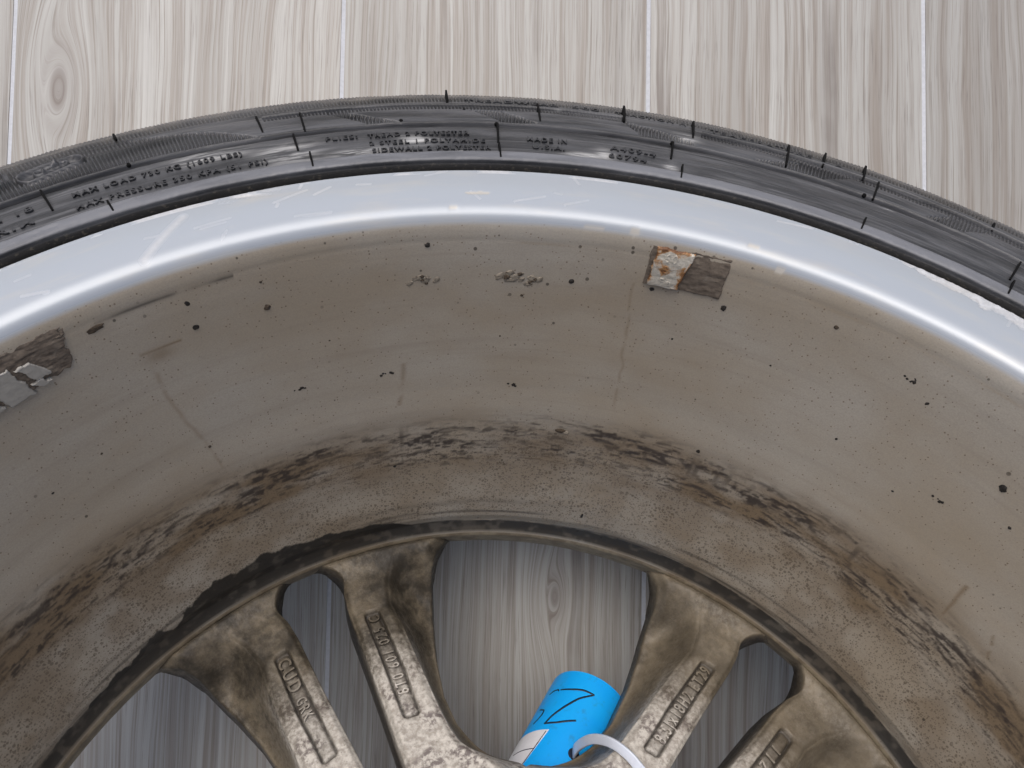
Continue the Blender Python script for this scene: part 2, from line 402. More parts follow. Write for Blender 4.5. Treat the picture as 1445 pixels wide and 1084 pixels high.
def tyre_mesh():
    ang = angles(-54, 54, .04)
    r_up = np.concatenate([[.2496, .2498, .2502, .2505, .2509], np.arange(.2512, .3145, .0004), [.3165, .3185, .320, .3215, .3235, .3246, .3255]])
    z_up = tz(r_up)
    # tread and outer half (mirror), with three grooves
    tread = [(.3262, .165), (.3265, .160), (.3192, .1585), (.3192, .1505), (.3267, .149), (.3268, .121), (.3195, .120), (.3195, .112), (.3268, .111),
             (.3267, .084), (.3192, .0825), (.3192, .0745), (.3265, .073), (.3262, .068)]
    lowp = [(.3255, .058), (.3235, .043), (.320, .030), (.3165, .021), (.312, .0145), (.307, .011), (.300, .0074), (.292, .0043), (.284, .0024),
            (.274, .0008), (.264, -.0003), (.256, -.0006), (.252, -.0002), (.2500, .0008), (.2485, .0100), (.238, .016), (.232, .03), (.232, .2), (.240, .2195), (.2485, .2225)]
    R = np.concatenate([r_up, [p[0] for p in tread], [p[0] for p in lowp]]); Z = np.concatenate([z_up, [p[1] for p in tread], [p[1] for p in lowp]])
    nu = len(r_up)
    TH, RR = np.meshgrid(ang, R, indexing='ij'); ZZ = np.broadcast_to(Z, RR.shape).copy()
    th, rr = TH[:, :nu], RR[:, :nu]
    dense = (np.abs(th) <= 54)
    rib = np.clip(np.sin(np.radians(th * 360 / .27)) * 1.6, -1, 1) * .5 + .5
    mask = np.zeros(th.shape)
    sh = .2928
    mask = np.maximum(mask, sst(rr, sh, sh + .0006))
    for pol in POLYS: mask = np.maximum(mask, in_poly(th, rr, pol))
    rid = np.where(th < 9.5, .2890, .2868)                      # ridge with a narrow ribbed strip under it
    strip = ((th > -21) & (th < 6.6) | (th > 12.6)) & (rr > rid - .0046) & (rr < rid - .0008)
    mask = np.maximum(mask, strip)
    mask = mask * dense * (1 - .75 * sst(rr, .2985, .3015)) * (1 - sst(rr, .3165, .321))
    h = -mask * .0011 * (1 - rib)
    ridge = ((th > -21) & (th < 6.6) | (th > 12.6)) * np.exp(-((rr - rid) / .0006) ** 2)
    h = h + .0009 * ridge - .0016 * ((th > -21) & (th < 6.6) | (th > 12.6)) * np.exp(-((rr - rid + .0013) / .0006) ** 2)
    h = h + .0008 * np.exp(-((rr - .2742) / .0006) ** 2) - .0026 * np.exp(-((rr - .2728) / .00075) ** 2)
    h = h + .0009 * sst(rr, .2506, .2513) * (1 - sst(rr, .2550, .2557)) + .0006 * sst(rr, .2745, .2775) * sst(rr, .2900, .2870)
    # outline grooves of the ribbed leaves
    for pol in POLYS:
        for i in range(len(pol)):
            d = seg_dist(th, rr, pol[i - 1], pol[i]); h = h - .00035 * np.exp(-(d / .0004) ** 2) * (np.abs(pol[i][0]) < 59) * (np.abs(pol[i - 1][0]) < 59)
    # raised brand characters at the left: oval S and box outline
    def stad(c, p, q, w0, hh):
        d = seg_dist(th, rr, p, q); return hh * np.exp(-((d - c) / w0) ** 4)
    sh_ = [stad(.0036, (-36.9, .2848), (-34.1, .2872), .0006, .0021), stad(.0013, (-36.3, .2850), (-34.6, .2868), .00055, .0020)]
    bx = [(-40.5, .2935), (-38.1, .2925), (-38.1, .2835), (-40.5, .2835)]
    for i in range(1, 4): sh_.append(stad(0, bx[i - 1], bx[i], .0006, .0018))
    add = np.max(sh_, 0)
    dS = seg_dist(th, rr, (-36.9, .2848), (-34.1, .2872))
    h = h * sst(dS, .0044, .0052) - .0012 * (1 - sst(dS, .0044, .0050)) + add
    h = h + .0019 * np.exp(-(seg_dist(th, rr, (-36.0, .2846), (-35.0, .2874)) / .0005) ** 4)
    # worn, slightly uneven rubber
    u = np.radians(th) * .28
    h = h + (fbm(u * 90, rr * 300, 3, 3) - .5) * .0005 + (fbm(u * 600, rr * 900, 5, 2) - .5) * .00012
    nr = np.gradient(z_up, r_up); L = np.sqrt(1 + nr ** 2); nrm_r, nrm_z = -nr / L, 1 / L
    RR[:, :nu] += h * nrm_r; ZZ[:, :nu] += h * nrm_z
    scr = np.zeros(RR.shape)
    for c, w, rc, wr in ((-14.5, 2.2, .2575, .0022), (-10, 1.2, .2625, .0025), (3.6, 1.6, .2572, .0014), (5.0, .7, .2590, .003), (10.4, .5, .258, .0022), (11.4, .9, .2800, .0025), (-25.5, 2.5, .268, .003), (1.5, .35, .2885, .0010), (-20, 2, .262, .005)):
        scr[:, :nu] = np.maximum(scr[:, :nu], np.exp(-((th - c) / w) ** 2 - ((rr - rc) / wr) ** 2))
    P = np.stack([RR * np.sin(np.radians(TH)), RR * np.cos(np.radians(TH)), ZZ], -1)
    return grid_mesh('tyre', P, True, True, {'scrape': scr}, flip=True)
tyre = link('tyre', tyre_mesh(), M['rubber'], wheel)

def text_mesh(s, size=1.0, ext=.1, bold=.0, spacing=1.0):
    cu = bpy.data.curves.new('t', 'FONT'); cu.body = s; cu.size = size; cu.extrude = ext; cu.resolution_u = 3; cu.offset = bold
    cu.space_character = spacing
    o = bpy.data.objects.new('t', cu); C.objects.link(o)
    me = bpy.data.meshes.new_from_object(o.evaluated_get(bpy.context.evaluated_depsgraph_get()))
    bpy.data.objects.remove(o); bpy.data.curves.remove(cu)
    n = len(me.vertices); co = np.zeros(n * 3, np.float32); me.vertices.foreach_get('co', co)
    return me, co.reshape(-1, 3).astype(float)
def fit_text(s, length, height, bold=.012, spacing=1.25):
    me, co = text_mesh(s, 1.0, .1, bold, spacing)
    x0, x1 = co[:, 0].min(), co[:, 0].max()
    co[:, 0] = (co[:, 0] - x0) / (x1 - x0) * length
    co[:, 1] *= height / .70
    co[:, 2] = co[:, 2] * 5 + .5                                  # 0..1
    return me, co
def setco(me, P):
    me.vertices.foreach_set('co', P.reshape(-1).astype(np.float32)); me.update()

def tyre_text(s, th0, th1, r0, hgt, lift=.0007, name='raised_lettering'):
    L = math.radians(th1 - th0) * r0
    me, co = fit_text(s, L, hgt)
    r = r0 + co[:, 1]; th = th0 + np.degrees(co[:, 0] / r0)
    e = 1e-4; g = (tz(r + e) - tz(r - e)) / (2 * e); n = np.sqrt(1 + g * g)
    w = -.0003 + co[:, 2] * (lift + .0003)
    setco(me, cyl(r - g / n * w, th, tz(r) + w / n))
    return link(name, me, M['letters'], tyre)
for a in (('MAX LOAD 730 KG (1609 LBS)', -35.2, -23.3, .2642, .0024), ('MAX PRESSURE 350 KPA (51 PSI)', -35.4, -21.7, .2576, .0024),
          ('PLIES:', -17.0, -14.6, .2655, .0024), ('TREAD 2 POLYESTER', -13.8, -5.9, .2652, .0024), ('2 STEEL 1 POLYAMIDE', -13.8, -4.7, .2605, .0022),
          ('SIDEWALL 2 POLYESTER', -13.7, -4.3, .2562, .0022), ('MADE IN', -1.3, 1.9, .2626, .0024), ('U.S.A.', -.9, 1.7, .2582, .0022),
          ('A409-4', 5.4, 9.1, .2620, .0026), ('60794', 5.3, 8.4, .2572, .0026),
          ('ON 18', -41.9, -37.8, .2643, .0026), ('4 RIM', -42.2, -38.2, .2580, .0026)):
    tyre_text(*a)
for a in (('TREADWEAR', -5.8, 1.4, .2922, .0034), ('500', 2.5, 4.6, .2922, .0034), ('TRACTION A', 5.9, 11.4, .2915, .0034),
          ('TEMPERATURE', 13.3, 21.2, .2902, .0034), ('A', 23.0, 23.6, .2902, .0034)):
    tyre_text(*a, lift=.0004)

FINS = [(-7.2, .2995, .2896, 2), (-.14, .2915, .2772, 0), (6.5, .2960, .2841, 2), (-21.3, .289, .277, 0), (-18.3, .2874, .2739, 0), (-19.23, .2718, .2625, 0),
        (-18.5, .2595, .2512, 0), (-3.63, .2728, .2610, 0), (-3.54, .2597, .2510, 0), (11.95, .2950, .2806, 1), (10.35, .2735, .2627, 0), (11.3, .2593, .2510, 0),
        (-30.8, .3017, .2960, 0), (-36.77, .2729, .2615, 0), (-33.27, .2567, .2512, 0), (19.36, .2940, .2768, 1), (22.1, .2985, .2858, 1), (25.2, .2990, .2840, 1),
        (26.3, .2873, .2733, 0), (26.1, .2586, .2512, 0), (37.46, .272, .2602, 0), (37.8, .2594, .2512, 0), (34.95, .2928, .2861, 0), (-41.2, .2735, .262, 0)]
for th, ra, rb_, tall in FINS:
    random.seed(int(th * 100))
    n = 7; r = np.linspace(rb_, ra, n); dth = np.linspace(0, random.uniform(-.12, .12), n)
    wd = math.degrees(.00040 / .275); hh = (.0014, .0022, .0034)[tall] * np.interp(np.linspace(0, 1, n), [0, .15, .8, 1], [.35, .8, 1, 1])
    P = []
    for k, (sx, top) in enumerate(((-1, 0), (-.8, 1), (.8, 1), (1, 0))):
        P.append(cyl(r, th + dth + sx * wd, tz(r) - .0004 + top * (hh + .0004)))
    P = np.stack(P, 1)
    me = grid_mesh('moulding_fin', P, False, True, smooth=False)
    bm = bmesh.new(); bm.from_mesh(me); bmesh.ops.holes_fill(bm, edges=[e for e in bm.edges if e.is_boundary]); bm.to_mesh(me); bm.free()
    link('moulding_fin', me, M['fin'], tyre)
for th, r in ((-3.62, .2738), (-30.9, .2742), (10.35, .2742), (-11.0, .2762), (-6.0, .2842), (25.6, .2741)):      # little vent nubs
    bm = bmesh.new(); bmesh.ops.create_icosphere(bm, subdivisions=2, radius=.0009)
    me = bpy.data.meshes.new('vent_nub'); bm.to_mesh(me); bm.free()
    o = link('vent_nub', me, M['fin'], tyre); o.location = cyl(np.array(r), np.array(th), tz(r))

# --- rim: barrel, flange and front ring as one revolved casting with stain maps
BP = np.array([(.048, .1972), (.0495, .1974), (.052, .1990), (.056, .2005), (.062, .1998), (.075, .2015), (.09, .2040), (.125, .2085), (.138, .2102), (.144, .2112),
               (.15, .2122), (.19, .2175), (.215, .2205), (.222, .2216), (.2265, .2232)])
def rbar(z): return np.interp(z, BP[:, 0], BP[:, 1])
def blob(th, z, c, zc, wt, wz): return np.exp(-((th - c) / wt) ** 2 - ((z - zc) / wz) ** 2)
def rim_mesh():
    ang = np.concatenate([np.arange(-125, -66, .35), np.arange(-66, 66, .11), np.arange(66, 125, .35), np.arange(125, 234.5, 2.0)])
    zb = np.concatenate([[.048, .0488, .0496], np.arange(.0505, .2226, .0008)])
    prof = [(.232, .012), (.246, .010), (.2482, .008), (.2488, .0035), (.2470, .0008), (.240, .0012), (.232, .006), (.222, .0085), (.215, .0095), (.2115, .0125), (.2080, .018),
            (.2045, .025), (.2012, .0315), (.1990, .0375), (.1976, .0430), (.1969, .0460), (.1968, .0471)]
    nb0 = len(prof); prof += list(zip(rbar(zb), zb)); nb1 = len(prof)
    n0 = len(prof)
    prof += [(.2218, .2235), (.2220, .2247), (.2223, .2260), (.2227, .2273), (.2232, .2285), (.2238, .2295), (.2245, .2304), (.2254, .2312), (.2264, .23175), (.2276, .23215), (.2288, .2325)]
    prof += [(r, .2326 + .0004 * math.sin((r - .23) / .016 * 3.14)) for r in np.arange(.2300, .2455, .0004)]
    prof += [(.2460, .23285), (.2467, .2322), (.2470, .2310), (.2466, .2270), (.2400, .2240), (.2345, .221), (.231, .214), (.229, .19), (.222, .18), (.220, .16), (.217, .14), (.2135, .10), (.214, .06), (.222, .045), (.227, .03), (.2275, .016)]
    prof = np.array(prof); R, Z = prof[:, 0], prof[:, 1]
    TH, RR = np.meshgrid(ang, R, indexing='ij'); ZZ = np.broadcast_to(Z, RR.shape).copy()
    u = np.radians(TH) * .21
    S = {k: np.zeros(RR.shape) for k in ('stain', 'brown', 'grease', 'scuff', 'chip')}
    vis = 1 - sst(np.abs(TH), 105, 124)
    B = slice(nb0, nb1); th, z, ub = TH[:, B], ZZ[:, B], u[:, B]
    # splash band of dark flecks at z ~ .121
    zc = .1212 + .0022 * np.sin(np.radians(th * 4.1)) + .001 * np.sin(np.radians(th * 11))
    band = np.exp(-((z - zc) / .0056) ** 2); wide = np.exp(-((z - zc + .005) / np.where(z > zc - .005, .018, .016)) ** 2)
    fl = fbm(ub * 130, z * 420, 11, 4); fl2 = fbm(ub * 50, z * 150, 21, 3); fr = fbm(ub * 420, z * 700, 31, 3)
    f3 = fbm(ub * 95, z * 700, 13, 4); f4 = fbm(ub * 260, z * 900, 15, 3)
    S['stain'][:, B] = np.clip(sst(fl * .6 + fr * .4, .44, .66) * sst(fl2, .30, .58) * sst(band, .05, .85) * .95 + sst(f3 * .6 + f4 * .4, .48, .66) * sst(wide, .15, .85) * .7 + sst(f4, .58, .68) * sst(wide, .3, .9) * .6, 0, .92) * (.6 + .4 * sst(fl2, .3, .6))
    vert = fbm(ub * 190, z * 14, 41, 3)
    S['stain'][:, B] = np.maximum(S['stain'][:, B], sst(vert, .63, .74) * sst(fbm(ub * 40, z * 10, 43, 2), .42, .6) * np.exp(-((z - .1235) / .006) ** 2) * .7)
    side = .55 + .45 * sst(np.abs(th + 3), 5, 34)
    S['brown'][:, B] = np.clip(wide * side * sst(fbm(ub * 30, z * 90, 51, 4), .22, .7) * 1.0 + .46 * side * sst(z, .128, .106) * sst(fbm(ub * 60, z * 60, 53, 3), .3, .72), 0, .85)
    S['brown'][:, B] = np.maximum(S['brown'][:, B], .12 * sst(fbm(ub * 22, z * 45, 57, 4), .50, .8))
    # runs
    def run(pts, w, amt, key='brown'):
        nonlocal S
        for (a0, z0), (a1, z1) in zip(pts[:-1], pts[1:]):
            t = np.clip((z - z0) / (z1 - z0 + 1e-9), 0, 1); c = a0 + (a1 - a0) * t
            m = np.exp(-((th - c - (fbm(ub * 60, z * 160, 61, 2) - .5) * .5) / w) ** 2) * (z <= z0 + .0005) * (z >= z1 - .0005)
            S[key][:, B] = np.maximum(S[key][:, B], amt * m * sst(fbm(ub * 300, z * 220, 63, 3), .2, .55))
    run([(-35.57, .2028), (-35.54, .1822), (-34.87, .1695), (-33.71, .1465), (-33.2, .135)], .20, .36)
    run([(9.0, .2100), (9.13, .2031), (9.99, .1752), (10.54, .1517), (10.83, .1351), (10.8, .127)], .17, .40)
    run([(-12.89, .1653), (-13.42, .1438)], .28, .45)
    run([(51.2, .148), (51.6, .130)], .25, .7); run([(56.0, .139), (57.4, .130)], .25, .7)
    S['brown'][:, B] = np.maximum(S['brown'][:, B], .85 * np.exp(-(seg_dist(th, z, (-36.1, .2036), (-32.7, .2034), .21) / .00045) ** 2))
    S['brown'][:, B] = np.maximum(S['brown'][:, B], .5 * blob(th, z, -34.6, .2010, 1.2, .003) * sst(fbm(ub * 90, z * 120, 65, 3), .3, .6))
    # dirty seam under the flange
    seam = np.exp(-((z - .2218) / .0007) ** 2)
    S['brown'][:, B] = np.maximum(S['brown'][:, B], .35 * seam * sst(fbm(ub * 26, z * 3, 71, 3), .45, .7))
    S['grease'][:, B] = np.maximum(S['grease'][:, B], .8 * seam * ((th > -42) & (th < -27)) * sst(fbm(ub * 70, z * 3, 73, 3), .35, .6))
    # black grease in the groove, ragged and thick at the left
    top = np.interp(th, [-67, -60, -52, -47.5, -46, -42, -39.5, -33, -28, -23, -15.5, -13, -5, 8, 25, 40, 67], [.056, .058, .062, .066, .060, .0665, .0715, .0730, .0695, .0665, .0635, .0572, .0562, .0560, .0566, .0562, .056])
    top = top + (fbm(ub * 150, z * 60, 81, 4) - .5) * np.interp(th, [-67, -48, -14, -12, 67], [.010, .012, .003, .0016, .0022])
    S['grease'][:, B] = np.maximum(S['grease'][:, B], sst(top - z, -.0004, .0005) * sst(z, .0490, .0502) * (.95 - .12 * sst(fbm(ub * 200, z * 300, 83, 3), .5, .7)))
    S['grease'][:, B] = np.maximum(S['grease'][:, B], .55 * sst(fbm(ub * 16, z * 320, 85, 3), .55, .7) * sst(.078 - z, 0, .012) * (np.abs(th) < 125))
    # less brown at the drop centre's shoulder and near the groove, right of middle
    keep = 1 - .75 * blob(th, z, 9, .143, 14, .006) - .5 * blob(th, z, 10, .067, 16, .006)
    S['brown'][:, B] *= keep
    for k in S: S[k] *= vis
    # flange scuffs, gouge, chips
    F = slice(n0, len(prof) - 15); th, rr = TH[:, F], RR[:, F]; uf = u[:, F]
    g = seg_dist(th, rr, (-33.0, .2283), (-29.0, .2416), .236)
    gm = np.exp(-(g / .0011) ** 2)
    S['scuff'][:, F] = np.maximum(S['scuff'][:, F], .40 * gm)
    ZZ[:, F] -= .00012 * gm
    sc = blob(th, rr, -24.0, .2458, 1.6, .0022) * sst(fbm(uf * 300 + rr * 900, rr * 260, 91, 3), .38, .6)
    S['scuff'][:, F] = np.maximum(S['scuff'][:, F], .9 * sc); ZZ[:, F] -= .0004 * sc
    edge = np.interp(th, [24, 29, 33, 37, 42, 50], [.2475, .2455, .2435, .2425, .2425, .244]) + (fbm(uf * 260, rr * 200, 93, 4) - .5) * .006
    e = sst(rr - edge, -.0003, .0005) * (th > 24) * (th < 100)
    S['scuff'][:, F] = np.maximum(S['scuff'][:, F], .55 * e); ZZ[:, F] -= .0003 * e * sst(fbm(uf * 500, rr * 500, 95, 3), .35, .65)
    e2 = sst(fbm(uf * 70, rr * 300, 97, 4), .60, .68) * ((rr > .2445)) * .5
    S['scuff'][:, F] = np.maximum(S['scuff'][:, F], e2)
    for c, rc, wt, wr in ((4.4, .2240, 1.1, .0006), (8.0, .2240, .45, .0011), (-5.7, .2340, 1.3, .0009), (21.0, .2236, .5, .0007), (-8, .2275, .4, .0004), (18.2, .2276, .5, .0006)):
        m = sst(blob(th, rr, c, rc, wt, wr) + (fbm(uf * 500, rr * 700, 99, 3) - .5) * .6, .42, .55)
        S['chip'][:, F] = np.maximum(S['chip'][:, F], .85 * m); ZZ[:, F] -= .00012 * m
    rs = random.Random(4)
    for _ in range(26):                                         # hairline scratches
        t0, r0 = rs.uniform(-50, 50), rs.uniform(.229, .245); dt, dr = rs.uniform(-3, 3), rs.uniform(-.004, .004)
        m = np.exp(-(seg_dist(th, rr, (t0, r0), (t0 + dt, r0 + dr), .236) / .00035) ** 2) * rs.uniform(.15, .45)
        S['scuff'][:, F] = np.maximum(S['scuff'][:, F], m)
    P = np.stack([RR * np.sin(np.radians(TH)), RR * np.cos(np.radians(TH)), ZZ], -1)
    return grid_mesh('rim', P, True, True, S)
rim = link('rim', rim_mesh(), M['rim'], wheel)

# --- patches left by stick-on balance weights
def patch(name, outline_t, outline_z, m, parent, nu=60, nv=40, thick=.0009, rough=.0005, seed=1, rag=.0012, fbx=1.0, holes=None):
    """curved patch: outline_t(s, v) -> theta, outline_z(s, v) -> z"""
    s, v = np.meshgrid(np.linspace(0, 1, nu), np.linspace(0, 1, nv), indexing='ij')
    th, z = outline_t(s, v), outline_z(s, v)
    uu = np.radians(th) * .21
    e = np.minimum(np.minimum(s, 1 - s) * (nu - 1), np.minimum(v, 1 - v) * (nv - 1))
    k = np.exp(-e / 5.0)
    th = th + np.degrees((fbm(uu * 420, z * 420, seed, 4) - .5) * 2 * rag / .21) * k
    z = z + (fbm(uu * 420, z * 420, seed + 50, 4) - .5) * 2 * rag * k
    h = thick * sst(e, 0, 1.6) + (fbm(uu * 260 * fbx, z * 700, seed + 9, 4) - .5) * 2 * rough * sst(e, .5, 3) - .0003 * (e < .5)
    if holes is not None: h = h - holes(th, z) * thick
    me = grid_mesh(name, cyl(rbar(z) - h, th, z), False, False, {'edge': k}, flip=True)
    return link(name, me, m, parent)
lerp = lambda a, b, t: a + (b - a) * t
resid = patch('adhesive_residue', lambda s, v: lerp(9.75, 17.0, s) - .15 * v + .1, lambda s, v: lerp(.2108, .2270, v) + .0006 * s, M['residue'], rim, 110, 60, .0007, .00025, 5, .0007)
wgt = patch('balance_weight', lambda s, v: lerp(10.35, 13.35, s) + .18 * v - .25 + .55 * s * v * v, lambda s, v: lerp(.2116, .2268, v), M['weight'], rim, 70, 80, .0017, .0002, 9, .0007)
def weight_text(s, th0, z0, hgt, L):
    me, co = fit_text(s, L, hgt, 0)
    th = th0 - np.degrees(co[:, 1] / .215) * 0 + np.degrees(co[:, 0] / .215); z = z0 + co[:, 1]
    setco(me, cyl(rbar(z) - .0014 - co[:, 2] * .0006, th, z)); return link('stamped_figure', me, M['weight'], wgt)
weight_text('60', 11.15, .2225, .0030, .0042); weight_text('5', 11.25, .2180, .0030, .0018); weight_text('Fe', 11.2, .2132, .0026, .0040)
resl = patch('adhesive_residue', lambda s, v: lerp(-50.5, -40.9, s) + .6 * v * s, lambda s, v: lerp(.2070 + .0045 * 1, .2265, v) - .0040 * (1 - v) * (1 - s), M['residue'], rim, 130, 60, .0007, .00045, 15, .0020)
for k, (t0, t1, z0, z1) in enumerate(((-46.8, -44.6, .2082, .2210), (-44.2, -43.0, .2128, .2192), (-44.0, -43.1, .2100, .2124), (-48.2, -47.0, .2085, .2150))):
    patch('metal_scrap', lambda s, v: lerp(t0, t1, s) - .9 * (v - .5), lambda s, v: lerp(z0, z1, v) + .0006 * s, M['foil'], resl, 40, 44, .0014, .00008, 31 + k, .0016)
patch('adhesive_residue', lambda s, v: lerp(-41.6, -40.3, s) + .3 * v, lambda s, v: lerp(.2225, .2268, v), M['residue'], rim, 30, 26, .0006, .0006, 77, .0012)

# --- tar specks and flaking spots stuck to the barrel
def speck(th, z, size, m, seed, flat=.45, stretch=1.0, rot=0, name='tar_speck'):
    bm = bmesh.new(); bmesh.ops.create_icosphere(bm, subdivisions=2, radius=1)
    rs = random.Random(seed)
    for v in bm.verts:
        k = .72 + .5 * rs.random(); v.co = Vector((v.co.x * k * stretch, v.co.y * k, v.co.z * flat * (.7 + .6 * rs.random()))) * size
    me = bpy.data.meshes.new(name); bm.to_mesh(me); bm.free()
    for p_ in me.polygons: p_.use_smooth = False
    r = rbar(z); a = math.radians(th)
    X = Vector((math.cos(a), -math.sin(a), 0)); N = Vector((-math.sin(a), -math.cos(a), 0)); Zv = Vector((0, 0, 1))
    Mx = Matrix((X, Zv, N)).transposed().to_4x4()
    o = link(name, me, m, rim); o.matrix_local = Matrix.Translation(Vector((r * math.sin(a), r * math.cos(a), z))) @ Mx @ Matrix.Rotation(rot, 4, 'Z')
    return o
SP = [(-10.29, .2211, 1.25), (-22.56, .2250, .7), (-31.17, .2166, .9), (-31.17, .2063, 1.3), (-24.95, .2056, 1.5), (-17.51, .2245, .6), (3.23, .2067, 1.3), (-1.28, .1984, .7),
      (17.73, .2080, 1.3), (10.84, .2087, 1.1), (27.50, .2162, 1.0), (46.81, .1919, 1.5), (49.55, .1808, .8), (-33.71, .1506, .8), (21.24, .1343, 1.0), (-14.64, .1046, .9),
      (-24.97, .2166, .6), (33.0, .171, .6), (40.2, .163, .6), (-20.0, .1840, .5), (14.2, .188, .5), (24.0, .190, .5), (-3.0, .178, .5), (37.5, .2045, .7), (-47.5, .168, .6), (-42.5, .172, .6)]
for i, (a, z, s) in enumerate(SP):
    speck(a, z, s * .00085, M['tar'] if i % 3 != 1 else M['mud'], i, stretch=1 + .4 * (i % 3 == 2), rot=i)
for i, (a, z, n, sp, s) in enumerate(((-14.8, .1620, 6, .0016, .0006), (-.96, .1519, 6, .0014, .0007), (-23.6, .1629, 6, .0014, .0007), (35.33, .2094, 8, .0014, .0006), (44.02, .1719, 7, .0014, .0006))):
    rs = random.Random(i + 5)
    for k in range(n): speck(a + math.degrees(rs.gauss(0, sp) / .21), z + rs.gauss(0, sp * .45), s * rs.uniform(.5, 1.2), M['tar'], 90 + i * 10 + k, .35)
for i, (a, z, n, sx) in enumerate(((-10.87, .2070, 9, .0022), (-1.6, .2064, 16, .0034))):      # corroded blisters
    rs = random.Random(i + 50)
    for k in range(n):
        aa, zz = a + math.degrees(rs.gauss(0, sx) / .21), z + rs.gauss(0, sx * .45)
        speck(aa, zz, rs.uniform(.0006, .0015), M['scab'], 300 + i * 30 + k, .3, 1.5, rs.random(), 'paint_blister')
        if k % 2 == 0: speck(aa + rs.uniform(-.3, .3), zz + rs.uniform(-.0008, .0008), rs.uniform(.0004, .0009), M['mud'], 400 + i * 30 + k, .7, 1.2, rs.random())
speck(-2.9, .2068, .0013, M['mud'], 777, .6); speck(5.2, .1262, .0014, M['mud'], 778, .5, 1.6); speck(5.9, .1255, .0010, M['scab'], 779, .5, 1.4, .3, 'paint_blister')
speck(-38.29, .2200, .0012, M['mud'], 780, .4, 2.4, .1)
speck(10.6, .0690, .0006, M['tar'], 781, .5, 4.0, 1.5)

# --- spokes: five pairs; each spoke = wide outer plate with a raised rib, pocket in the rib's back
RIN = np.array([.090, .103, .124, .146, .170, .180, .187, .190, .193, .196, .1985, .2045])
WIN = np.array([7.4, 8.0, 9.7, 11.3, 12.6, 14.0, 16.7, 16.4, 14.6, 11.5, 8.0, 4.0]) * 1e-3
RRB = np.array([.082, .088, .094, .098, .104, .112, .124, .139, .155, .168, .180, .192, .2045])
WRB = np.array([45, 40, 33.8, 30.9, 29.9, 29.8, 30.3, 31.0, 31.7, 31.8, 35.5, 43, 47]) * 1e-3
RWD = np.array([.082, .088, .094, .098, .1025, .107, .114, .127, .146, .164, .184, .192, .1965, .2045])
WWD = np.array([52, 53.5, 53.0, 46.5, 42.3, 40.2, 38.2, 38.4, 42.9, 49.2, 57.2, 62.6, 68.5, 77.0]) * 1e-3
def ztop(r): return np.interp(r, [.082, .100, .170, .190], [.064, .060, .046, .044])
def pocket(r, w, side):
    """recess depth (0..1) and groove amount of the long pocket in the rib"""
    r0, r1 = .1125, .1665
    wi = np.interp(r, [r0, .126, .148, r1], [14.2e-3, 15.2e-3, 16.9e-3, 17.9e-3]); wo = np.interp(r, [r0, .124, .134, .147, r1], [22.2e-3, 23.0e-3, 24.2e-3, 24.7e-3, 25.4e-3])
    cw, hw = (wi + wo) / 2, (wo - wi) / 2
    a = np.maximum(np.abs(w - cw) - hw + .0022, 0); rc, hr = (r0 + r1) / 2, (r1 - r0) / 2
    b = np.maximum(np.abs(r - rc) - hr + .0022, 0)
    d = np.hypot(a, b) - .0022
    d = np.where((a == 0) & (b == 0), -.003, d)
    dd = np.maximum(np.abs(w - cw) - hw, np.abs(r - rc) - hr)
    d = np.where(d > -.0022, d, np.minimum(dd, -.0022))
    return sst(-d, -.0002, .0006), np.exp(-((d + .0008) / .0009) ** 2)
